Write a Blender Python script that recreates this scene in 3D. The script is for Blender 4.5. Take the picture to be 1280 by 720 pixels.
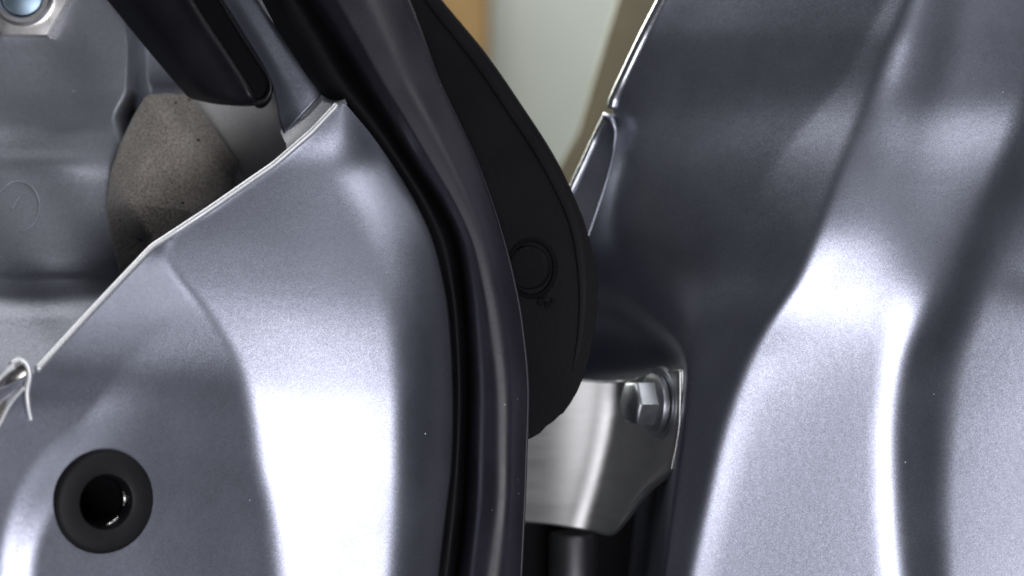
import bpy, bmesh, math, random
import numpy as np
from mathutils import Vector, Matrix

# ------------------------------------------------------------------ camera, world, lights, exposure
random.seed(4); RNG = np.random.RandomState(7)
SC = bpy.context.scene
for o in list(bpy.data.objects): bpy.data.objects.remove(o)
D = 0.450                    # metres from lens to the plane of the door edge
PX = 0.0002                  # metres covered by one photo pixel in that plane (1280 wide)

cam_d = bpy.data.cameras.new('camera'); cam = bpy.data.objects.new('camera', cam_d)
SC.collection.objects.link(cam); SC.camera = cam
cam.location = (0, -D, 0); cam.rotation_euler = (math.pi/2, 0, 0)
cam_d.sensor_width = 36; cam_d.lens = 36*D/(1280*PX)
cam_d.clip_start = 0.01; cam_d.clip_end = 20
cam_d.dof.use_dof = True; cam_d.dof.focus_distance = D + 0.004; cam_d.dof.aperture_fstop = 9.0

w = bpy.data.worlds.new('World'); SC.world = w; w.use_nodes = True
w.node_tree.nodes['Background'].inputs[0].default_value = (0.50, 0.55, 0.72, 1)
w.node_tree.nodes['Background'].inputs[1].default_value = 0.032

def area(name, loc, target, size, energy, color, size_y=None):
    l = bpy.data.lights.new(name, 'AREA'); l.energy = energy; l.color = color
    l.shape = 'RECTANGLE'; l.size = size; l.size_y = size_y or size
    o = bpy.data.objects.new(name, l); SC.collection.objects.link(o)
    o.location = loc
    o.rotation_euler = (Vector(target)-Vector(loc)).to_track_quat('-Z', 'Y').to_euler()
    return o
area('work_lamp', (0.12, -0.62, -0.16), (0.0, 0.0, -0.02), 0.24, 2.5, (0.95, 0.955, 1.0), 0.18)
area('fill_upper_right', (0.46, -0.42, 0.62), (-0.05, 0.0, 0.02), 0.4, 2.2, (0.95, 0.97, 1.0))  # added unseen fill, brightens the foam, recess and door face
area('side_lamp', (-0.38, 0.02, 0.85), (-0.08, 0.02, 0.03), 0.3, 2.6, (0.97, 0.98, 1.0))
area('room_window', (-0.28, 1.0, 0.66), (0.03, 0.05, 0.03), 0.7, 26.0, (0.97, 1.0, 0.90))
area('wall_fill', (0.12, 0.65, 1.0), (0.05, 1.25, 0.1), 0.9, 8, (1.0, 1.0, 0.96))  # added unseen light that only brightens the background wall

SC.view_settings.view_transform = 'Standard'; SC.view_settings.look = 'None'
SC.view_settings.exposure = 0.0; SC.view_settings.gamma = 1.0
SC.render.engine = 'CYCLES'
SC.cycles.use_denoising = False
SC.cycles.use_denoising = True

# ------------------------------------------------------------------ helpers
COL = SC.collection
def P(u, v, d):
    """photo pixel and depth behind the reference plane in millimetres -> metres"""
    k = PX*(D+d*0.001)/D
    return np.array([(u-640)*k, d*0.001, (360-v)*k])

def thing(name, label, cat, loc=(0,0,0), group=None):
    o = bpy.data.objects.new(name, None); COL.objects.link(o); o.location = loc
    o.empty_display_size = 0.01
    o['label'] = label; o['category'] = cat; o['kind'] = 'thing'
    if group: o['group'] = group
    return o
def tag(o, label, cat, kind=None):
    o['label'] = label; o['category'] = cat
    o['kind'] = kind or 'thing'
    return o
def link(name, me, m, parent=None, smooth=True, label=None):
    o = bpy.data.objects.new(name, me); COL.objects.link(o)
    if m: me.materials.append(m)
    if smooth:
        me.polygons.foreach_set('use_smooth', [True]*len(me.polygons))
    if parent:
        o.parent = parent
        base = parent
        off = Vector((0,0,0))
        while base: off += base.location; base = base.parent
        me.transform(Matrix.Translation(-off))
    if label: o['label'] = label
    return o
def mesh(name, verts, faces, m, parent=None, smooth=True, label=None):
    me = bpy.data.meshes.new(name); me.from_pydata([tuple(map(float, p)) for p in verts], [], faces); me.update()
    return link(name, me, m, parent, smooth, label)
def from_bm(name, bm, m, parent=None, smooth=True, label=None):
    me = bpy.data.meshes.new(name); bm.to_mesh(me); bm.free()
    return link(name, me, m, parent, smooth, label)
def autosmooth(o, deg=35):
    me = o.data; bm = bmesh.new(); bm.from_mesh(me); a = math.radians(deg)
    for e in bm.edges:
        if len(e.link_faces) == 2 and e.calc_face_angle(0) > a: e.smooth = False
    bm.to_mesh(me); bm.free()
def solidify(o, t, offset=-1):
    md = o.modifiers.new('thickness', 'SOLIDIFY'); md.thickness = t; md.offset = offset
def bevel(o, wdt, seg=3):
    md = o.modifiers.new('bevel', 'BEVEL'); md.width = wdt; md.segments = seg; md.limit_method = 'ANGLE'
    md.angle_limit = math.radians(30)

def cr(pts, n):
    """Catmull-Rom through pts, n samples by chord length"""
    pts = np.array(pts, float)
    if len(pts) == 2:
        t = np.linspace(0, 1, n)[:, None]; return pts[0]*(1-t)+pts[1]*t
    ext = np.vstack([2*pts[0]-pts[1], pts, 2*pts[-1]-pts[-2]])
    seg = np.linalg.norm(np.diff(pts, axis=0), axis=1); s = np.concatenate([[0], np.cumsum(seg)])
    out = []
    for x in np.linspace(0, s[-1], n):
        i = min(max(np.searchsorted(s, x, side='right')-1, 0), len(pts)-2)
        t = (x-s[i])/max(seg[i], 1e-9)
        a, b, c, d = ext[i], ext[i+1], ext[i+2], ext[i+3]
        out.append(0.5*((2*b)+(-a+c)*t+(2*a-5*b+4*c-d)*t*t+(-a+3*b-3*c+d)*t**3))
    return np.array(out)
def pchip(x, y, q):
    """shape-preserving cubic interpolation"""
    x = np.asarray(x, float); y = np.asarray(y, float); q = np.clip(q, x[0], x[-1])
    h = np.diff(x); dl = np.diff(y)/h; n = len(x); m = np.zeros(n)
    if n == 2: return y[0]+dl[0]*(q-x[0])
    for i in range(1, n-1):
        if dl[i-1]*dl[i] > 0:
            w1 = 2*h[i]+h[i-1]; w2 = h[i]+2*h[i-1]; m[i] = (w1+w2)/(w1/dl[i-1]+w2/dl[i])
    m[0] = dl[0]; m[-1] = dl[-1]
    i = np.clip(np.searchsorted(x, q, side='right')-1, 0, n-2)
    t = (q-x[i])/h[i]
    return ((1+2*t)*(1-t)**2*y[i] + t*(1-t)**2*h[i]*m[i] + t*t*(3-2*t)*y[i+1] + t*t*(t-1)*h[i]*m[i+1])
def sstep(a, b, x):
    t = np.clip((x-a)/(b-a), 0, 1); return t*t*(3-2*t)
def grid_mesh(name, G, m, parent=None, label=None, flip=False):
    n, k = G.shape[:2]
    faces = []
    for i in range(n-1):
        for j in range(k-1):
            f = (i*k+j, (i+1)*k+j, (i+1)*k+j+1, i*k+j+1)
            faces.append(f[::-1] if flip else f)
    return mesh(name, G.reshape(-1, 3), faces, m, parent, True, label)
def up(c, v=-150):
    a, b = np.array(c[0], float), np.array(c[1], float); f = (v-a[1])/(a[1]-b[1])
    return [tuple(a+(a-b)*f)]+list(c)
def loft(name, curves, n, k, m, parent=None, label=None, closed=False):
    """curves: list of polylines of (u, v, depth); surface through all of them"""
    R = np.array([cr(c, n) for c in curves])          # c x n x 3
    G = np.array([cr(R[:, i], k) for i in range(n)])
    W = np.array([[P(*q) for q in row] for row in G])
    return grid_mesh(name, W, m, parent, label)
def tube(name, pts, rad, m, parent=None, n=60, sides=10, label=None, flat=1.0, world=False):
    C = cr(pts, n); Wp = C if world else np.array([P(*q) for q in C])
    verts, faces = [], []
    up = np.array([0, 1.0, 0])
    for i in range(n):
        t = Wp[min(i+1, n-1)]-Wp[max(i-1, 0)]; t /= np.linalg.norm(t)
        a = np.cross(t, up); a /= np.linalg.norm(a); b = np.cross(a, t)
        r = rad if not callable(rad) else rad(i/(n-1))
        for j in range(sides):
            th = 2*math.pi*j/sides
            verts.append(Wp[i]+a*math.cos(th)*r+b*math.sin(th)*r*flat)
    for i in range(n-1):
        for j in range(sides):
            faces.append((i*sides+j, i*sides+(j+1) % sides, (i+1)*sides+(j+1) % sides, (i+1)*sides+j))
    faces.append(tuple(range(sides))[::-1]); faces.append(tuple((n-1)*sides+j for j in range(sides)))
    return mesh(name, verts, faces, m, parent, True, label)
def frame(axis, hint=(0, 0, 1)):
    z = np.array(axis, float); z /= np.linalg.norm(z)
    if abs(z[2]) > 0.95: hint = (0, 1, 0)
    x = np.cross(np.array(hint, float), z); x /= np.linalg.norm(x)
    return x, np.cross(z, x), z
def lathe(name, prof, centre, axis, m, parent=None, n=64, caps=True, label=None, wob=0.0):
    """prof: (radius, height) in metres round axis"""
    X, Y, Z = frame(axis); verts, faces = [], []
    for (r, h) in prof:
        for j in range(n):
            th = 2*math.pi*j/n
            rr = r*(1+wob*math.sin(3*th+1.3)+wob*0.6*math.sin(7*th))
            verts.append(centre+X*rr*math.cos(th)+Y*rr*math.sin(th)+Z*h)
    for i in range(len(prof)-1):
        for j in range(n):
            faces.append((i*n+j, i*n+(j+1) % n, (i+1)*n+(j+1) % n, (i+1)*n+j))
    if caps and prof[-1][0] > 1e-6: faces.append(tuple((len(prof)-1)*n+j for j in range(n)))
    if caps and prof[0][0] > 1e-6: faces.append(tuple(range(n))[::-1])
    o = mesh(name, verts, faces, m, parent, True, label); autosmooth(o, 40); return o
def prism(name, poly, d0, d1, m, parent=None, bev=0.0, label=None, seg=3, smooth=True):
    """poly of (u, v) or (u, v, extra depth); front face at d0 mm, back at d1 mm (same real outline)"""
    F = [P(p[0], p[1], d0+(p[2] if len(p) > 2 else 0)) for p in poly]
    n = len(F); verts = F+[f+np.array([0, (d1-d0)*0.001, 0]) for f in F]
    faces = [tuple(range(n))[::-1], tuple(range(n, 2*n))]+[(i, (i+1) % n, n+(i+1) % n, n+i) for i in range(n)]
    me = bpy.data.meshes.new(name); me.from_pydata([tuple(map(float, q)) for q in verts], [], faces)
    bm = bmesh.new(); bm.from_mesh(me); bmesh.ops.recalc_face_normals(bm, faces=bm.faces)
    if bev: bmesh.ops.bevel(bm, geom=[e for e in bm.edges if e.calc_face_angle(0) > 0.6], offset=bev, segments=seg, affect='EDGES', profile=0.5)
    bm.to_mesh(me); bm.free()
    o = link(name, me, m, parent, smooth, label); autosmooth(o, 32); return o

# ------------------------------------------------------------------ materials
def nodes(name):
    m = bpy.data.materials.new(name); m.use_nodes = True
    t = m.node_tree; return m, t, t.nodes['Principled BSDF']
def add(t, kind, **kw):
    n = t.nodes.new(kind)
    for k, val in kw.items(): setattr(n, k, val)
    return n
def noise(t, scale, detail=3, rough=0.55, vec=None, dist=0.0):
    n = add(t, 'ShaderNodeTexNoise'); n.inputs['Scale'].default_value = scale
    n.inputs['Detail'].default_value = detail; n.inputs['Roughness'].default_value = rough
    n.inputs['Distortion'].default_value = dist
    if vec is not None: t.links.new(vec, n.inputs['Vector'])
    return n
def ramp(t, src, stops):
    r = add(t, 'ShaderNodeValToRGB'); e = r.color_ramp.elements
    e[0].position, e[1].position = stops[0][0], stops[-1][0]
    for q, (pos, c) in enumerate(stops):
        el = e[0] if q == 0 else (e[-1] if q == len(stops)-1 else e.new(pos))
        el.color = (*c, 1) if len(c) == 3 else c
    t.links.new(src, r.inputs['Fac']); return r
def g3(x): return (x, x, x)
def coords(t): return add(t, 'ShaderNodeTexCoord').outputs['Object']
def mixc(t, fac, a, b):
    n = add(t, 'ShaderNodeMix', data_type='RGBA')
    for s, val in ((n.inputs[0], fac), (n.inputs[6], a), (n.inputs[7], b)):
        if hasattr(val, 'is_linked') or hasattr(val, 'links'): t.links.new(val, s)
        else: s.default_value = val if not isinstance(val, tuple) else (*val, 1)[:4]
    return n.outputs[2]
def dust(t, co, scale, size, density):
    """mask of scattered specks"""
    vo = add(t, 'ShaderNodeTexVoronoi'); vo.inputs['Scale'].default_value = scale; t.links.new(co, vo.inputs['Vector'])
    a = add(t, 'ShaderNodeMath', operation='LESS_THAN'); t.links.new(vo.outputs['Distance'], a.inputs[0]); a.inputs[1].default_value = size
    s = add(t, 'ShaderNodeSeparateColor'); t.links.new(vo.outputs['Color'], s.inputs[0])
    b = add(t, 'ShaderNodeMath', operation='GREATER_THAN'); t.links.new(s.outputs[0], b.inputs[0]); b.inputs[1].default_value = 1-density
    c = add(t, 'ShaderNodeMath', operation='MULTIPLY'); t.links.new(a.outputs[0], c.inputs[0]); t.links.new(b.outputs[0], c.inputs[1])
    return c.outputs[0]

def paint(name, base=(0.355, 0.365, 0.44), rough=0.42, coat=0.3, flake=0.065, metal=1.0, dusty=0.07, coat_r=0.32):
    m, t, b = nodes(name); co = coords(t)
    vo = add(t, 'ShaderNodeTexVoronoi'); vo.inputs['Scale'].default_value = 5400; t.links.new(co, vo.inputs['Vector'])
    sub = add(t, 'ShaderNodeVectorMath', operation='SUBTRACT'); t.links.new(vo.outputs['Color'], sub.inputs[0]); sub.inputs[1].default_value = (.5, .5, .5)
    sc = add(t, 'ShaderNodeVectorMath', operation='SCALE'); t.links.new(sub.outputs[0], sc.inputs[0]); sc.inputs['Scale'].default_value = flake
    geo = add(t, 'ShaderNodeNewGeometry')
    # orange peel
    op = noise(t, 420, 2, 0.5, co)
    bp = add(t, 'ShaderNodeBump'); bp.inputs['Strength'].default_value = 0.02; bp.inputs['Distance'].default_value = 0.001
    t.links.new(op.outputs['Fac'], bp.inputs['Height'])
    ad = add(t, 'ShaderNodeVectorMath', operation='ADD'); t.links.new(bp.outputs['Normal'], ad.inputs[0]); t.links.new(sc.outputs[0], ad.inputs[1])
    nm = add(t, 'ShaderNodeVectorMath', operation='NORMALIZE'); t.links.new(ad.outputs[0], nm.inputs[0])
    t.links.new(nm.outputs[0], b.inputs['Normal']); t.links.new(bp.outputs['Normal'], b.inputs['Coat Normal'])
    big = noise(t, 30, 4, 0.6, co)
    rr = ramp(t, big.outputs['Fac'], [(0.3, g3(rough-0.03)), (0.7, g3(rough+0.04))])
    t.links.new(rr.outputs['Color'], b.inputs['Roughness'])
    s = add(t, 'ShaderNodeSeparateColor'); t.links.new(vo.outputs['Color'], s.inputs[0])
    fl = ramp(t, s.outputs[1], [(0.0, tuple(x*0.86 for x in base)), (1.0, tuple(min(1, x*1.14) for x in base))])
    d = dust(t, co, 260, 0.06, dusty)
    c = mixc(t, d, fl.outputs['Color'], (0.6, 0.6, 0.62))
    t.links.new(c, b.inputs['Base Color'])
    iv = add(t, 'ShaderNodeMath', operation='MULTIPLY_ADD'); t.links.new(d, iv.inputs[0]); iv.inputs[1].default_value = -metal; iv.inputs[2].default_value = metal
    t.links.new(iv.outputs[0], b.inputs['Metallic'])
    b.inputs['Coat Weight'].default_value = coat; b.inputs['Coat Roughness'].default_value = coat_r
    return m
def rubber(name, base=(0.016, 0.016, 0.02), rough=0.42, bump=0.15, spec=0.5, dusty=0.12, scale=900, sheen=0.0):
    m, t, b = nodes(name); co = coords(t)
    n = noise(t, scale, 4, 0.6, co)
    bp = add(t, 'ShaderNodeBump'); bp.inputs['Strength'].default_value = bump; bp.inputs['Distance'].default_value = 0.0004
    t.links.new(n.outputs['Fac'], bp.inputs['Height']); t.links.new(bp.outputs['Normal'], b.inputs['Normal'])
    n2 = noise(t, 60, 4, 0.6, co)
    rr = ramp(t, n2.outputs['Fac'], [(0.3, g3(rough-0.05)), (0.7, g3(rough+0.08))]); t.links.new(rr.outputs['Color'], b.inputs['Roughness'])
    d = dust(t, co, 300, 0.09, dusty)
    cc = ramp(t, n2.outputs['Fac'], [(0.3, tuple(x*0.8 for x in base)), (0.7, tuple(x*1.25 for x in base))])
    c = mixc(t, d, cc.outputs['Color'], (0.16, 0.16, 0.17)); t.links.new(c, b.inputs['Base Color'])
    b.inputs['Specular IOR Level'].default_value = spec
    return m
def steel(name, base=(0.62, 0.62, 0.64), rough=0.3, streak=0.25, scale=(40, 40, 900), metal=1.0):
    m, t, b = nodes(name); co = coords(t)
    mp = add(t, 'ShaderNodeMapping'); mp.inputs['Scale'].default_value = scale; t.links.new(co, mp.inputs['Vector'])
    n = noise(t, 1.0, 4, 0.6, mp.outputs[0])
    n2 = noise(t, 90, 4, 0.6, co)
    cc = ramp(t, n2.outputs['Fac'], [(0.3, tuple(x*0.92 for x in base)), (0.7, base)])
    t.links.new(cc.outputs['Color'], b.inputs['Base Color'])
    rr = ramp(t, n.outputs['Fac'], [(0.3, g3(max(0.05, rough-0.03))), (0.7, g3(rough+0.04))]); t.links.new(rr.outputs['Color'], b.inputs['Roughness'])
    bp = add(t, 'ShaderNodeBump'); bp.inputs['Strength'].default_value = streak; bp.inputs['Distance'].default_value = 0.0003
    t.links.new(n.outputs['Fac'], bp.inputs['Height']); t.links.new(bp.outputs['Normal'], b.inputs['Normal'])
    b.inputs['Metallic'].default_value = metal
    return m
def foam_mat():
    m, t, b = nodes('foam'); co = coords(t)
    n = noise(t, 1500, 3, 0.7, co); n2 = noise(t, 120, 4, 0.6, co); d = dust(t, co, 330, 0.16, 0.10)
    cc = ramp(t, n2.outputs['Fac'], [(0.3, (0.27, 0.24, 0.212)), (0.7, (0.37, 0.335, 0.30))])
    c2 = ramp(t, n.outputs['Fac'], [(0.35, g3(0.55)), (0.62, g3(1.12))])
    mu = add(t, 'ShaderNodeMix', data_type='RGBA', blend_type='MULTIPLY'); mu.inputs[0].default_value = 1
    t.links.new(cc.outputs['Color'], mu.inputs[6]); t.links.new(c2.outputs['Color'], mu.inputs[7])
    c = mixc(t, d, mu.outputs[2], (0.02, 0.018, 0.015)); t.links.new(c, b.inputs['Base Color'])
    b.inputs['Roughness'].default_value = 0.95; b.inputs['Specular IOR Level'].default_value = 0.1
    b.inputs['Sheen Weight'].default_value = 0.5; b.inputs['Sheen Roughness'].default_value = 0.5
    bp = add(t, 'ShaderNodeBump'); bp.inputs['Strength'].default_value = 0.8; bp.inputs['Distance'].default_value = 0.0006
    t.links.new(n.outputs['Fac'], bp.inputs['Height']); t.links.new(bp.outputs['Normal'], b.inputs['Normal'])
    return m
def wood_mat():
    m, t, b = nodes('varnished_wood'); co = coords(t)
    mp = add(t, 'ShaderNodeMapping'); mp.inputs['Scale'].default_value = (60, 60, 4); t.links.new(co, mp.inputs['Vector'])
    n = noise(t, 1.0, 5, 0.6, mp.outputs[0], 0.6)
    cc = ramp(t, n.outputs['Fac'], [(0.3, (0.17, 0.100, 0.035)), (0.7, (0.27, 0.165, 0.065))])
    t.links.new(cc.outputs['Color'], b.inputs['Base Color']); b.inputs['Roughness'].default_value = 0.45
    return m
def wood_reflection_mat():  # wood reflected in the wing's paint, put into the base colour
    m, t, b = nodes('wing_wood_reflection'); n = noise(t, 40, 3, 0.5, coords(t))
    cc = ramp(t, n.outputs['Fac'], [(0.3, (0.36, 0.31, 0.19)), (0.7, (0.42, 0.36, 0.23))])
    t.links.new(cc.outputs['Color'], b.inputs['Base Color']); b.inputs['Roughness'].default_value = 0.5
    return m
def wall_mat():
    m, t, b = nodes('wall_paint'); co = coords(t); n = noise(t, 6, 4, 0.6, co)
    cc = ramp(t, n.outputs['Fac'], [(0.3, (0.50, 0.53, 0.50)), (0.7, (0.56, 0.59, 0.56))])
    t.links.new(cc.outputs['Color'], b.inputs['Base Color']); b.inputs['Roughness'].default_value = 0.8
    return m

M_DOOR = paint('door_paint')
M_PILLAR = paint('pillar_paint', rough=0.41, flake=0.06, dusty=0.02, coat=0.4)
M_RECESS = paint('inner_door_paint', base=(0.36, 0.37, 0.42), rough=0.5, coat=0.2, flake=0.13, metal=0.7, dusty=0.06)
M_INNER = paint('inner_flange_paint', base=(0.85, 0.85, 0.85), rough=0.5, coat=0.2, flake=0.05, metal=0.3, dusty=0.05)
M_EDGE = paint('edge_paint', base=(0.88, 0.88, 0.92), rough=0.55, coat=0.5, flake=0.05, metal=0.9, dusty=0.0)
M_HEM = paint('hem_paint', base=(0.34, 0.345, 0.37), rough=0.25, coat=1.0, flake=0.04, metal=0.8, dusty=0.0, coat_r=0.05)
M_SEAL = rubber('seal_rubber', (0.020, 0.0175, 0.026), 0.44, 0.10, 0.52, 0.14)
M_FLAP = rubber('flap_rubber', (0.0065, 0.0065, 0.0078), 0.6, 0.2, 0.17, 0.03)
M_GROM = rubber('grommet_rubber', (0.013, 0.013, 0.0145), 0.55, 0.15, 0.22, 0.02)
M_BORE = rubber('bore_rubber', (0.006, 0.006, 0.007), 0.16, 0.3, 1.0, 0.0)
M_CHAN = rubber('channel_plastic', (0.010, 0.010, 0.013), 0.45, 0.1, 0.45, 0.02)
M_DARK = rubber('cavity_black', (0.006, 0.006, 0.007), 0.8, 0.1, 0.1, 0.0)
M_STEEL = steel('hinge_steel', (0.62, 0.615, 0.61), 0.42, 0.09, (40, 40, 320))
M_BOLT = steel('bolt_steel', (0.46, 0.47, 0.50), 0.42, 0.1, (200, 200, 200))
M_ZINC = steel('zinc', (0.72, 0.70, 0.68), 0.28, 0.1, (200, 200, 200))
M_STUD = steel('blue_zinc', (0.26, 0.34, 0.42), 0.4, 0.15, (160, 160, 160))
M_TABM = steel('tab_metal', (0.50, 0.47, 0.44), 0.35, 0.3, (200, 200, 200))
M_FOAM = foam_mat(); M_WOOD = wood_mat(); M_WALL = wall_mat()

# ------------------------------------------------------------------ sheets pressed from a slope table
def sheet(rows, anchor, acol, nv, nu, au=None, ks=11, keep0=False):
    """rows: {v: [(u, slope), ...]}; depth is the integral of slope along u, anchored at column acol.
    returns U, V, depth arrays"""
    vs = sorted(rows); tab = np.array([rows[v] for v in vs], float)      # r x c x 2
    V = np.linspace(vs[0], vs[-1], nv)
    C = np.stack([np.stack([pchip(vs, tab[:, c, k], V) for c in range(tab.shape[1])], 1) for k in (0, 1)], 2)
    kk = np.hanning(ks+2)[1:-1]; kk /= kk.sum(); h = ks//2
    for c in range(C.shape[1]):
        for q in (0, 1):
            if keep0 and c == 0 and q == 0: continue
            a = C[:, c, q]; C[:, c, q] = np.convolve(np.concatenate([2*a[0]-a[h:0:-1], a, 2*a[-1]-a[-2:-h-2:-1]]), kk, 'valid')
    if keep0: C[:, 0, 0] = np.interp(V, vs, tab[:, 0, 0])
    av = np.array(sorted(anchor)); A = pchip(av, [anchor[x] for x in av], V)
    ker = np.hanning(41); ker /= ker.sum(); A = np.convolve(np.concatenate([2*A[0]-A[20:0:-1], A, 2*A[-1]-A[-2:-22:-1]]), ker, 'valid')
    U = np.zeros((nv, nu)); Z = np.zeros((nv, nu)); S = np.zeros((nv, nu))
    # the columns are shared out evenly in u between control curves by mean width
    meanw = np.maximum(np.diff(C[:, :, 0].mean(0)), 2.0); cum = np.concatenate([[0], np.cumsum(meanw)]); cum /= cum[-1]
    T = np.linspace(0, 1, nu)
    for i in range(nv):
        cu = np.maximum.accumulate(C[i, :, 0]+np.arange(C.shape[1])*1e-3)
        U[i] = pchip(cum, cu, T)
        S[i] = pchip(cu, C[i, :, 1], U[i])
        Z[i, 1:] = np.cumsum(0.5*(S[i, 1:]+S[i, :-1])*np.diff(U[i]))*PX*1000
        Z[i] += A[i]-np.interp(cu[acol] if au is None else au, U[i], Z[i])
    VV = np.repeat(V[:, None], nu, 1)
    return U, VV, Z
def smooth_rows(Z, it=6):
    for _ in range(it):
        Z[1:-1] = 0.25*Z[:-2]+0.5*Z[1:-1]+0.25*Z[2:]
    return Z
def sheet_mesh(name, U, V, Z, m, parent, t=0.0009, label=None):
    k = PX*(D+Z*0.001)/D
    G = np.stack([(U-640)*k, Z*0.001, (360-V)*k], 2)
    o = grid_mesh(name, G, m, parent, label)
    if t: solidify(o, t, -1)
    return o

# ------------------------------------------------------------------ background
def box(name, lo, hi, m, parent=None, bev=0.0):
    bm = bmesh.new(); bmesh.ops.create_cube(bm, size=1)
    lo = np.array(lo); hi = np.array(hi)
    for v in bm.verts: v.co = Vector((lo+hi)/2+np.array(v.co)*(hi-lo))
    if bev: bmesh.ops.bevel(bm, geom=list(bm.edges), offset=bev, segments=2, affect='EDGES')
    return from_bm(name, bm, m, parent, False)
wl = box('wall', (-0.75, 1.25, -0.15), (0.95, 1.30, 1.0), M_WALL); wl['kind'] = 'structure'
pc = P(596, 120, 1180)
tag(box('wooden_post', (pc[0]-0.075, 1.18, -0.9), (pc[0]+0.012, 1.235, 0.9), M_WOOD, bev=0.004),
    'blurred varnished wooden post behind the black rubber flap', 'wooden post')

# ------------------------------------------------------------------ the door (left)
door = thing('car_door', 'grey metallic car door edge with ridged sheet metal, left of the black seal', 'car door', tuple(P(300, 700, 0)))
rows = {
 130: [(424, .1), (425, .1), (426, .1), (427, .1), (428, .2), (430, .5), (432, .8)],
 165: [(391, .2), (393, .2), (397, .2), (400, .2), (420, .25), (440, .6), (462, .9)],
 205: [(345, .35), (346, .35), (349, .3), (360, .2), (400, .25), (450, .6), (491, .9)],
 260: [(266, .45), (267, .45), (270, .4), (285, .2), (425, .25), (480, .6), (524, .9)],
 310: [(190, .62), (192, .62), (196, .6), (216, .2), (447, .25), (500, .65), (545, 1.0)],
 400: [(105, .64), (170, .64), (247, .62), (280, .2), (472, .25), (515, .7), (562, 1.1)],
 465: [(45, .63), (170, .63), (284, .6), (316, .2), (480, .25), (515, .7), (566, 1.1)],
 520: [(-70, .57), (150, .57), (300, .56), (330, .2), (484, .25), (513, .7), (567, 1.1)],
 580: [(-70, .57), (150, .57), (308, .56), (338, .2), (485, .25), (512, .7), (565, 1.1)],
 640: [(-70, .57), (150, .57), (322, .56), (352, .2), (482, .25), (510, .7), (558, 1.1)],
 750: [(-70, .57), (150, .57), (332, .56), (368, .2), (474, .25), (502, .7), (545, 1.1)],
}
rows[870] = [(2*a[0]-b[0], a[1]) for a, b in zip(rows[750], rows[640])]
for v_ in (580, 640, 750, 870): rows[v_][0] = (-195 if v_ == 580 else -230, rows[v_][0][1])
U, V, Z = sheet(rows, {130: 4.2, 205: 2.8, 310: 1.0, 400: 0.1, 480: 0, 560: 0.8, 640: 1.3, 750: 1.5, 870: 1.2}, 4, 394, 270, ks=31, keep0=True)
def boss(u, v):
    du = (u-152)/160; dv = np.where(v > 735, 0, (v-735)/222)
    r = np.hypot(du, dv); t = sstep(1.15, 2.4, np.abs(np.arctan2(dv, -du)))
    return -2.4*(1-sstep(0.66-0.5*t, 1.0+1.0*t, r))
Z = Z+boss(U, V)
GZ = (U, V, Z)
def door_depth(u, v):
    i = np.argmin(np.abs(V[:, 0]-v)); return float(np.interp(u, U[i], Z[i]))
fp = sheet_mesh('front_panel', U, V, Z, M_DOOR, door)
bm = bmesh.new(); bm.from_mesh(fp.data); off = np.array(door.location)
hc = P(130, 627, door_depth(130, 627))
bmesh.ops.delete(bm, geom=[f for f in bm.faces if np.linalg.norm(np.array(f.calc_center_median())+off-hc) < 0.0092], context='FACES')
bm.to_mesh(fp.data); bm.free()
# bright cut edge of the sheet
edge_pts = []
for v in np.linspace(131, 463, 40):
    i = np.argmin(np.abs(V[:, 0]-v)); edge_pts.append((U[i, 0]-0.8, V[i, 0]-0.8, Z[i, 0]-0.1))
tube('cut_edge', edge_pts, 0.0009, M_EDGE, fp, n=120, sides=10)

# narrow frame strip running up between channel and seal
st = loft('frame_strip', [up(c_) for c_ in [
  [(262, -25, 24), (300, 35, 23.5), (338, 100, 22.5), (349, 150, 22.3), (355, 168, 22.2)],
  [(285, -25, 23), (322, 35, 22), (356, 92, 21.2), (372, 125, 20.8), (379, 143, 20.8)],
  [(309, -25, 24), (345, 35, 23), (380, 85, 22), (394, 106, 21.6), (402, 119, 21.6)],
  [(316, -25, 30), (352, 35, 29), (388, 85, 28), (402, 106, 27), (408, 116, 27)]]], 90, 26, M_DOOR, door)
solidify(st, 0.0008)
# slanted step where the strip meets the front sheet
bs = loft('bevel_step', [
  [(350, 164, 24), (373, 140, 23), (396, 116, 23), (412, 111, 23)],
  [(354, 173, 21), (379, 150, 21), (404, 126, 21), (422, 117, 21)],
  [(358, 184, 18.0), (386, 160, 17.5), (411, 135, 17.2), (430, 122, 17)],
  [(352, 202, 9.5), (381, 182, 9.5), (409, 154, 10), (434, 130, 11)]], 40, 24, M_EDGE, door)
# pale inner wall under the channel
loft('inner_wall', [
  [(225, 90, 58), (245, 130, 58), (275, 175, 58), (305, 225, 58), (330, 270, 58)],
  [(275, 90, 50), (292, 125, 50), (315, 165, 50), (330, 205, 50), (350, 250, 50)],
  [(325, 90, 36), (338, 125, 36), (352, 160, 35), (362, 185, 34), (378, 220, 34)],
  [(345, 90, 25), (352, 125, 24), (358, 165, 23), (372, 185, 22), (390, 210, 22)]], 40, 30, M_INNER, door)

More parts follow.
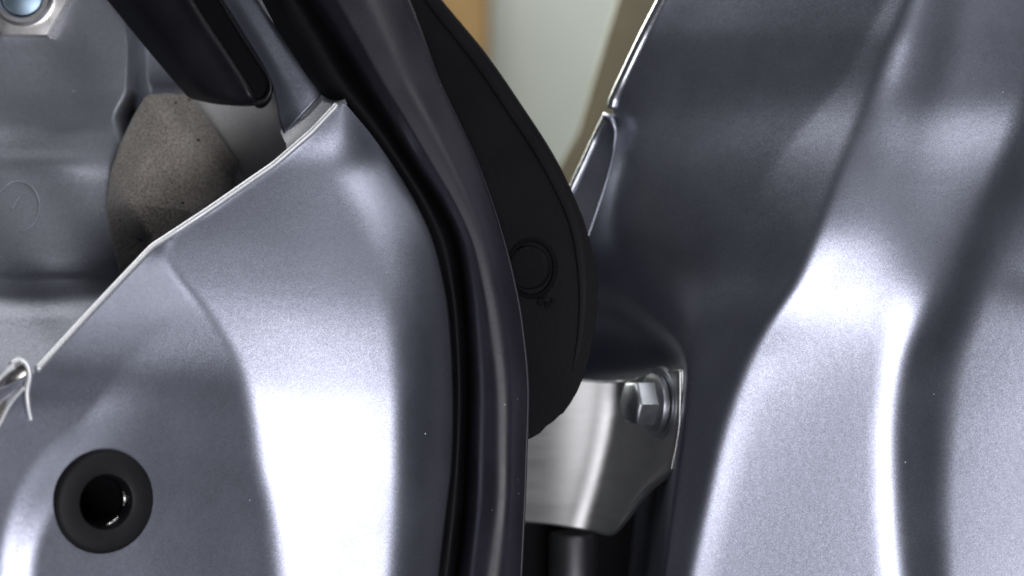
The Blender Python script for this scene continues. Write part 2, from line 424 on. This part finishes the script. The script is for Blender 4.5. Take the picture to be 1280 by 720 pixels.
# recessed inner skin
nv, nu = 250, 260
Vr = np.linspace(-150, 560, nv); Ur = np.linspace(-240, 470, nu)
UU, VV = np.meshgrid(Ur, Vr)
base = pchip([-30, 40, 110, 150, 182, 200, 260, 320, 338, 352, 366, 400, 540],
             [51, 50.5, 50, 48.4, 45.5, 44.6, 43.2, 42.2, 42.8, 43.9, 43.6, 38.5, 14], VV)
fold = pchip([-30, 0, 60, 110, 150, 190, 540], [148, 152, 160, 158, 140, 150, 160], VV)
stepd = pchip([-30, 110, 160, 200, 340, 540], [34, 34, 22, 16, 16, 10], VV)
wd = pchip([-30, 90, 160, 540], [20, 24, 50, 60], VV)
Zr = base+stepd*sstep(0, 1, (UU-fold)/wd)
Zr += 1.4*np.exp(-(((UU-60)/70)**2+((VV-205)/16)**2))*-1
Zr += 0.5*np.sin(UU*0.021+VV*0.013)+0.35*np.sin(UU*0.05-VV*0.034+1)
rp = sheet_mesh('recess_panel', UU, VV, Zr, M_RECESS, door)
def rdepth(u, v): return float(Zr[np.argmin(np.abs(Vr-v)), np.argmin(np.abs(Ur-u))])
ring = [(22+27*math.cos(a), 258+31*math.sin(a), rdepth(22+27*math.cos(a), 258+31*math.sin(a))-0.05) for a in np.linspace(-2.6, 1.5, 24)]
tube('embossed_ring', ring, lambda t: 0.00022*(0.5+math.sin(math.pi*t)), M_RECESS, rp, n=60, sides=8)
tube('embossed_mark', [(14, 262, rdepth(14, 262)-0.1), (20, 252, rdepth(20, 252)-0.1), (24, 245, rdepth(24, 245)-0.1)], 0.00018, M_RECESS, rp, n=12, sides=6)

# folded tab at the left border
d0 = door_depth(30, 500)-1.5
def T(u, v, e): return (u, v, d0+float(e)-0.122*(30-u))
tb = loft('folded_tab', [
  [T(-25, 500, +1), T(0, 474, 0), T(14, 460, 0), T(29, 452, 0)],
  [T(-25, 515, +2.5), T(0, 488, +2), T(18, 468, +2), T(35, 458, +1)],
  [T(-25, 545, +2.5), T(0, 508, +2), T(20, 484, +2), T(38, 468, +1)],
  [T(-25, 565, +1), T(0, 528, 0), T(12, 505, 0), T(32, 482, 0)]], 30, 24, M_TABM, door)
solidify(tb, 0.0004)
tube('bright_rim', [T(-20, 494, 0), T(0, 473, -.3), T(9, 464, -.3), T(17, 458, -.3)], lambda t: 0.0004+0.0005*t**3, M_EDGE, tb, n=30)
tube('bright_rim', [T(-25, 566, 0), T(-2, 532, -.3), T(12, 506, -.3), T(30, 484, -.3)], lambda t: 0.00075-0.0003*t, M_EDGE, tb, n=30)
tube('curled_lip', [T(14, 456, 0), T(25, 450, 0), T(34, 456, -.5), T(37, 470, -.6), T(34, 488, -.6), T(35, 506, -.4), T(39, 526, 0)], lambda t: 0.0008-0.0002*t, M_EDGE, tb, n=50)

# ------------------------------------------------------------------ grommet in the door
gd = door_depth(130, 627)
gax = np.array([0.70, -1.0, 0.02])
gc = P(130, 627, gd-0.4)
gr = thing('rubber_grommet', 'round black rubber grommet with a hole in the lower left door panel', 'grommet', tuple(gc))
k = PX*(D+gd*0.001)/D
lathe('flange', [(33*k, -0.0008), (33.5*k, 0.0009), (35*k, 0.0014), (38*k, 0.0016), (58*k, 0.0015), (62*k, 0.0012), (64.5*k, 0.0006), (65.5*k, -0.0006)], gc, gax, M_GROM, gr, 72, caps=False)
lathe('bore', [(33*k, -0.0008), (33*k, -0.0030), (30*k, -0.0042), (29.5*k, -0.034), (0.0001, -0.0345)], gc, gax, M_DARK, gr, 64, caps=False)

lathe('inner_lip', [(33*k, -0.0012), (31.5*k, -0.0015), (30.2*k, -0.0022), (30*k, -0.0030), (31*k, -0.0038), (33*k, -0.0040)], gc, gax, M_BORE, gr, 64, caps=False)
GX, GY, GZ_ = frame(gax)
for a0, a1 in ((-1.35, -0.75), (-0.25, 0.35)):  # added bright arcs stand in for glints inside the hole
    tube('glint_arc', [gc+GX*30.5*k*math.cos(a)+GY*30.5*k*math.sin(a)-GZ_*0.0016 for a in np.linspace(a0, a1, 8)], lambda t: 0.0004*max(0.2, math.sin(math.pi*t)), M_ZINC, gr, n=20, sides=8, world=True)
# ------------------------------------------------------------------ foam, channel, nut inside the door
def foam():
    F = [(182, 119), (208, 116), (236, 119), (262, 152), (298, 206), (292, 236), (258, 290), (215, 350), (165, 385), (148, 335), (136, 285), (132, 258), (138, 214), (150, 180), (165, 148)]
    bm = bmesh.new()
    fr = [bm.verts.new(P(u, v, 37+0.02*(v-118)+0.03*(u-132))) for u, v in F]
    ce = [bm.verts.new(P(u, v, 32+dz)) for u, v, dz in ((200, 150, 1.5), (225, 185, 0.5), (160, 256, -1.0), (235, 262, 0), (190, 300, 1.0))]
    bk = [bm.verts.new(P(u, v, 68)) for u, v in F]
    n = len(F)
    for i in range(n): bm.faces.new((fr[i], fr[(i+1) % n], bk[(i+1) % n], bk[i]))
    bm.faces.new(bk)
    a, b2, c, d, e = ce
    for f in ((fr[0], fr[1], a), (fr[1], fr[2], a), (fr[2], fr[3], b2, a), (fr[3], fr[4], b2), (fr[4], fr[5], d, b2), (fr[5], fr[6], d), (fr[6], fr[7], e, d),
              (fr[7], fr[8], e), (fr[8], fr[9], e), (fr[9], fr[10], e), (fr[10], fr[11], c, e), (fr[11], fr[12], c), (fr[12], fr[13], a, c), (fr[13], fr[14], a), (fr[14], fr[0], a),
              (a, b2, d, c), (c, d, e)): bm.faces.new(f)
    bmesh.ops.recalc_face_normals(bm, faces=bm.faces)
    me = bpy.data.meshes.new('foam_block'); bm.to_mesh(me); bm.free()
    o = link('foam_block', me, M_FOAM, smooth=False)
    s = o.modifiers.new('bevel', 'BEVEL'); s.width = 0.0012; s.segments = 3; s.limit_method = 'ANGLE'; s.angle_limit = 0.3
    sb = o.modifiers.new('sub', 'SUBSURF'); sb.subdivision_type = 'SIMPLE'; sb.levels = sb.render_levels = 4
    tx = bpy.data.textures.new('foam_grain', 'CLOUDS'); tx.noise_scale = 0.0009; tx.noise_depth = 3
    dm = o.modifiers.new('grain', 'DISPLACE'); dm.texture = tx; dm.strength = 0.00022; dm.texture_coords = 'LOCAL'
    return o
tag(foam(), 'brown grey foam block wedged in the opening of the door', 'foam')

ch = thing('channel_bar', 'black rounded bar slanting down into the door opening above the foam', 'plastic bar', tuple(P(250, 60, 30)))
# satin front wall and black hollow beside it
body = loft('front_wall', [up(c_) for c_ in [
  [(110, -30, 40), (150, 20, 38), (195, 75, 36), (232, 118, 35), (240, 124, 40)],
  [(150, -30, 31), (190, 25, 30), (232, 82, 29), (262, 124, 29), (268, 130, 38)],
  [(200, -30, 27), (238, 28, 26.5), (276, 84, 26), (300, 126, 26.5), (302, 133, 36)],
  [(222, -30, 26.5), (258, 28, 26), (294, 82, 25.5), (318, 122, 26), (320, 132, 35)],
  [(226, -30, 36), (262, 28, 36), (297, 82, 36), (321, 122, 36), (322, 130, 38)]]], 80, 30, M_CHAN, ch)
solidify(body, 0.0012)
prism('hollow_core', [(142, -150), (190, -150), (262, -30), (295, 28), (325, 75), (336, 92), (340, 108), (336, 121), (326, 130), (312, 130), (285, 90), (250, 30)], 30, 55, M_DARK, ch, 0.0012)
tube('outer_rim', [(188, -150, 29), (258, -30, 28), (292, 27, 27.5), (322, 74, 27), (334, 92, 27), (339, 108, 27.5), (335, 121, 28), (326, 128, 28.5), (312, 129, 29)], 0.0007, M_CHAN, ch, n=60)

nut_ax = np.array([0.12, -1.0, -0.10]); nc = P(30, -5, 46)
nt = thing('flange_nut', 'shiny silver nut with a bluish stud end in the top left corner', 'nut', tuple(nc))
kn = PX*(D+0.046)/D
lathe('collar', [(27*kn, -0.002), (27*kn, 0.0055), (29*kn, 0.0066), (34*kn, 0.0066), (37.5*kn, 0.0055), (38.5*kn, 0.003), (38.5*kn, -0.006)], nc, nut_ax, M_ZINC, nt, 64)
lathe('stud_end', [(26.5*kn, -0.004), (26.5*kn, 0.003), (25*kn, 0.0036), (24*kn, 0.0037), (0.0001, 0.0038)], nc, nut_ax, M_STUD, nt, 48)
lathe('hexagon', [(57*kn, -0.0075), (59*kn, -0.006), (59*kn, -0.001), (55*kn, 0.0008), (39*kn, 0.001)], nc, nut_ax, M_ZINC, nt, 6)

# ------------------------------------------------------------------ weather seal
def rowcurve(d): return d
vv = [-150, -90, -30, 0, 50, 100, 150, 200, 250, 300, 350, 400, 480, 560, 640, 750, 870]
L_ = pchip([-150, -30, 0, 60, 100, 125, 160, 200, 250, 300, 350, 420, 500, 560, 640, 750, 870], [261, 327, 343, 375, 398, 424, 453, 484, 514, 537, 551, 561, 564, 562, 554, 541, 527], np.array(vv, float))
K_ = pchip([-150, -30, 0, 100, 200, 300, 400, 480, 600, 750, 870], [285, 362, 385, 449, 512, 568, 581, 584, 581, 566, 548], np.array(vv, float))   # bottom of the groove
H_ = pchip([-150, -30, 0, 100, 200, 300, 400, 480, 600, 750, 870], [338, 410, 428, 482, 541, 592, 614, 624, 626, 608, 588], np.array(vv, float))   # crest
R_ = pchip([-150, -30, 0, 100, 200, 300, 400, 480, 600, 750, 870], [427, 495, 512, 550, 597, 631, 653, 661, 658, 651, 644], np.array(vv, float))
seal = thing('door_seal', 'curved black rubber weather seal tube running along the door edge', 'rubber seal', tuple(P(600, 700, 15)))
def sl(off, d): return [(float(a), float(b), d) for a, b in zip(off, vv)]
loft('base_lip', [sl(L_-16, 23.4), sl(L_+2, 17.5), sl(L_*0.55+K_*0.45, 15.5), sl(L_*0.25+K_*0.75, 17), sl(K_+1, 24)], 140, 28, M_FLAP, seal)
Q = H_
bl = loft('bulb', [sl(K_-2, 27), sl(K_*0.93+H_*0.07, 19), sl(K_*0.65+H_*0.35, 10.5), sl(K_*0.3+H_*0.7, 7.6), sl(H_, 6.8), sl(H_*0.6+R_*0.4, 7.8), sl(H_*0.22+R_*0.78, 12.5), sl(R_-1, 17), sl(R_-3, 24), sl(R_-22, 30)], 160, 60, M_SEAL, seal)
tube('edge_bead', [(float(a)-1.5, float(b), 15.5) for a, b in zip(R_, vv) if b > 160], lambda t: 0.0004*min(1, 0.1+t*4), M_SEAL, seal, n=140)

# ------------------------------------------------------------------ rubber flap behind the seal
flap = thing('rubber_flap', 'flat black rubber flap with a round clip bulging out right of the seal', 'rubber flap', tuple(P(700, 500, 24)))
outer = [(452, -150), (520, -40), (545, 0), (574, 30), (602, 62), (628, 96), (652, 132), (673, 163), (694, 198), (714, 236), (729, 272), (740, 308), (746, 345), (747, 378), (744, 410), (738, 442),
         (731, 468), (722, 489), (714, 503), (704, 517), (700, 519), (692, 527), (683, 533), (676, 541), (664, 548), (640, 556), (600, 540), (590, 420), (575, 300), (520, 180), (470, 60), (450, -40), (382, -150)]
fs = prism('flap_sheet', [(u, v, (747-u)*0.07) for u, v in outer], 23.0, 25.2, M_FLAP, flap, 0.0006)
rim = [(454, -150), (528, -30), (556, 10), (606, 72), (650, 136), (690, 198), (717, 252), (730, 290), (736, 330), (738, 370), (734, 420), (724, 468)]
tube('moulded_rim', [(u-7, v, 23.1+(754-u)*0.07) for u, v in rim], lambda t: 0.0022*max(0.05, math.sin(math.pi*min(t*1.0, 1))**0.4), M_FLAP, flap, n=90, flat=0.15)
cc = P(662, 335, 28.2)
kc = PX*(D+0.0226)/D
cl = lathe('clip_button', [(27*kc, -0.0008), (27*kc, 0.0006), (25*kc, 0.0011), (14*kc, 0.0013), (0.0001, 0.0013)], cc, (-0.35, -1, 0.0), M_FLAP, flap, 48)
X_, Y_, Z_ = frame((-0.35, -1, 0.0))
hole = [cc+X_*31*kc*math.cos(a)+Y_*36*kc*math.sin(a)+np.array([0.0006, 0.0004, 0]) for a in np.linspace(0, 2*math.pi, 40)]
tube('clip_socket', hole, 0.0007, M_DARK, cl, n=60, sides=8, world=True)
for q, (u, v, r) in enumerate([(676, 377, 5), (684, 381, 4), (691, 376, 3.5), (681, 371, 3)]):
    lathe('moulding_dimple', [(r*kc, -0.0002), (r*kc*0.8, 0.00035), (0.0001, 0.0004)], P(u, v, 22.7+(747-u)*0.07), (0, -1, 0), M_DARK, flap, 10, wob=0.12)

# ------------------------------------------------------------------ body pillar (right)
pillar = thing('body_pillar', 'dark to silver metallic car body pillar with flowing creases on the right', 'car body', tuple(P(1000, 700, 10)))
rows = {
 -25: [(840, -1.6), (850, -.75), (920, -.62), (1040, -.54), (1112, -.5), (1128, -.66), (1135, -.62), (1150, -.18), (1170, .28), (1195, .36), (1225, .22), (1310, .24), (1350, .4), (1375, .5), (1420, .5)],
 100: [(779, -1.6), (789, -.78), (860, -.66), (960, -.56), (1042, -.53), (1062, -.70), (1078, -.66), (1105, -.16), (1135, .22), (1165, .34), (1205, .2), (1270, .2), (1310, .5), (1350, .5), (1420, .4)],
 200: [(748, -1.6), (768, -1.6), (822, -.8), (900, -.64), (962, -.58), (985, -.72), (1036, -.70), (1066, -.12), (1100, .02), (1140, .2), (1185, .16), (1235, .22), (1266, .55), (1330, .4), (1420, .3)],
 300: [(712, -1.7), (742, -1.7), (806, -1.0), (870, -.82), (915, -.66), (945, -.78), (1003, -.74), (1030, -.09), (1070, -.08), (1110, .02), (1155, .12), (1190, .28), (1220, .55), (1275, .3), (1420, .2)],
 350: [(690, -1.5), (735, -1.4), (810, -1.2), (885, -.95), (922, -.7), (945, -.8), (982, -.76), (1010, -.06), (1050, -.13), (1105, -.11), (1150, .06), (1178, .32), (1204, .54), (1255, .16), (1420, .1)],
 400: [(640, -1.5), (780, -2.2), (845, -1.8), (872, -.9), (905, -.7), (925, -.78), (948, -.76), (978, -.07), (1018, -.14), (1095, -.18), (1136, -.03), (1164, .40), (1188, .52), (1236, .10), (1420, .0)],
 450: [(610, -1.2), (853, -7.0), (863, -1.0), (873, -.74), (888, -.68), (901, -.74), (919, -.76), (950, -.09), (985, -.16), (1090, -.24), (1120, -.03), (1145, .42), (1170, .45), (1215, .11), (1420, -.04)],
 550: [(600, -1.2), (844, -7), (854, -1.0), (860, -.74), (867, -.68), (874, -.74), (884, -.76), (912, -.12), (950, -.20), (1078, -.26), (1109, -.03), (1134, .42), (1160, .45), (1200, .1), (1420, -.06)],
 640: [(600, -1.2), (831, -7), (842, -1.0), (846, -.74), (851, -.68), (856, -.74), (864, -.76), (890, -.13), (925, -.21), (1080, -.26), (1112, -.03), (1138, .42), (1160, .45), (1196, .09), (1420, -.06)],
 750: [(600, -1.2), (818, -7), (828, -1.0), (831, -.74), (833, -.7), (836, -.74), (842, -.76), (866, -.13), (900, -.21), (1090, -.26), (1122, -.03), (1148, .42), (1166, .43), (1198, .08), (1420, -.06)],
}
rows[-150] = [(2*a[0]-b[0], a[1]) for a, b in zip(rows[-25], rows[100])]
rows[870] = [(2*a[0]-b[0], a[1]) for a, b in zip(rows[750], rows[640])]
for v_ in rows: rows[v_][-1] = (1560, rows[v_][-1][1])
U2, V2, Z2 = sheet(rows, {-150: 24.4, -25: 18.6, 100: 12.8, 200: 8.4, 250: 6.9, 300: 6.0, 350: 6.15, 450: 7.9, 550: 9.5, 640: 10.2, 750: 10.5, 870: 10.6}, 9, 474, 330, au=1085, ks=41)
pp = sheet_mesh('pillar_panel', U2, V2, Z2, M_PILLAR, pillar, 0.0010)
def pdepth(u, v):
    i = np.argmin(np.abs(V2[:, 0]-v)); return float(np.interp(u, U2[i], Z2[i]))
e0 = pdepth(766, 128)
tube('edge_hem', [(903, -150, pdepth(904, -150)+.6), (841, -25, pdepth(842, -25)+.6), (828, 1, pdepth(829, 1)+.6), (804, 48, pdepth(805, 48)+.6), (780, 98, pdepth(781, 98)+.6), (769, 122, pdepth(771, 122)+.8), (765, 136, pdepth(770, 136)+1.2)], 0.0016, M_HEM, pillar, n=70, sides=14)
# lower lip of the flange, bent off the pillar
t0 = pdepth(800, 165)+2.0
tab = loft('bent_flange', [
  [(758, 143, t0+8), (744, 172, t0+11), (728, 206, t0+12), (713, 238, t0+13), (690, 290, t0+13)],
  [(761, 142, t0+5), (747, 174, t0+8), (732, 208, t0+9), (718, 240, t0+10), (696, 292, t0+10)],
  [(766, 149, t0+2.5), (757, 178, t0+5.5), (744, 212, t0+6.5), (730, 246, t0+7.5), (710, 298, t0+8)],
  [(771, 162, t0+1.0), (767, 190, t0+2.5), (759, 224, t0+3.5), (747, 262, t0+4.5), (727, 320, t0+5)]], 60, 24, M_PILLAR, pillar)
solidify(tab, 0.0002)
tube('flange_hem', [(759, 143, t0+6), (744, 173, t0+9), (729, 206, t0+10), (714, 238, t0+11), (692, 290, t0+11)], 0.0011, M_HEM, tab, n=50, sides=12)
tube('torn_tip', [(758, 146, t0+1), (763, 149, t0), (768, 158, t0-.2), (769, 170, t0+.3), (767, 186, t0+.8)], lambda t: 0.0011*(1-0.85*t), M_PILLAR, tab, n=40, sides=10)

prism('shade_backing', [(560, 485), (835, 485), (835, 900), (560, 900)], 84, 88, M_DARK, pillar)  # added black board, stands in for the deep shade behind the hinge
# strip of the wing behind the pillar, its wood reflection painted as olive colour
sp = P(795, 0, 150); s2 = P(690, 215, 150)
tag(prism('wing_strip', [(817, -150), (920, -150), (790, 130), (735, 290), (655, 290), (722, 165)], 300, 306, wood_reflection_mat(), None, 0.001),
    'blurred car wing strip, olive brown like reflected wood, along the left edge of the pillar', 'car wing')

# ------------------------------------------------------------------ hinge
hinge = thing('hinge_bracket', 'bare steel door hinge bolted to the pillar below the rubber flap', 'hinge', tuple(P(740, 600, 50)))
pl = loft('hinge_plate', [
  [(610, 470, 67), (610, 540, 67), (610, 600, 67), (610, 650, 67)],
  [(690, 471, 61.8), (688, 540, 61.8), (684, 600, 61.8), (678, 655, 61.8)],
  [(750, 476, 59.8), (744, 530, 59.8), (732, 590, 59.8), (712, 660, 59.8)],
  [(780, 475, 58.4), (773, 530, 58.4), (760, 590, 58.4), (738, 664, 58.6)],
  [(795, 472, 52), (792, 540, 52), (782, 600, 52), (764, 665, 53)],
  [(822, 465, 42), (820, 540, 42), (815, 590, 42.5), (804, 613, 44)],
  [(850, 462, 29), (849, 510, 29), (845, 555, 29), (838, 589, 31)]], 60, 60, M_STEEL, hinge)
solidify(pl, 0.0022)
tube('plate_edge', [(850, 463, 28.6), (850, 500, 28.6), (848, 540, 28.6), (839, 587, 30.6)], 0.0005, M_STEEL, pl, n=60)
bax = np.array([-0.93, -0.36, 0.03]); bc = P(819, 504, 40)
kb = PX*(D+0.036)/D
bt = lathe('bolt', [(37*kb, -0.0005), (38*kb, 0.0004), (37*kb, 0.0012), (33*kb, 0.0018), (28*kb, 0.0020)], bc, bax, M_BOLT, hinge, 48)
X_, Y_, Z_ = frame(bax)
hx = lathe('hexagon_head', [(30*kb, 0.0018), (30*kb, 0.0066), (28.5*kb, 0.0075), (25*kb, 0.0081), (0.0001, 0.0085)], bc, bax, M_BOLT, bt, 6)
lathe('washer', [(45*kb, -0.0030), (47*kb, -0.0024), (47*kb, -0.0016), (44*kb, -0.0010), (30*kb, -0.0009)], bc, bax, M_BOLT, bt, 56)
kcx = P(712, 700, 57)
lathe('knuckle', [(0.0062, -0.02), (0.0070, -0.0194), (0.0070, 0.030), (0.0064, 0.031)], P(716, 800, 70), (0, 0, 1), steel('dark_pin', (0.16, 0.16, 0.17), 0.45, 0.05, (60, 60, 60)), hinge, 48)
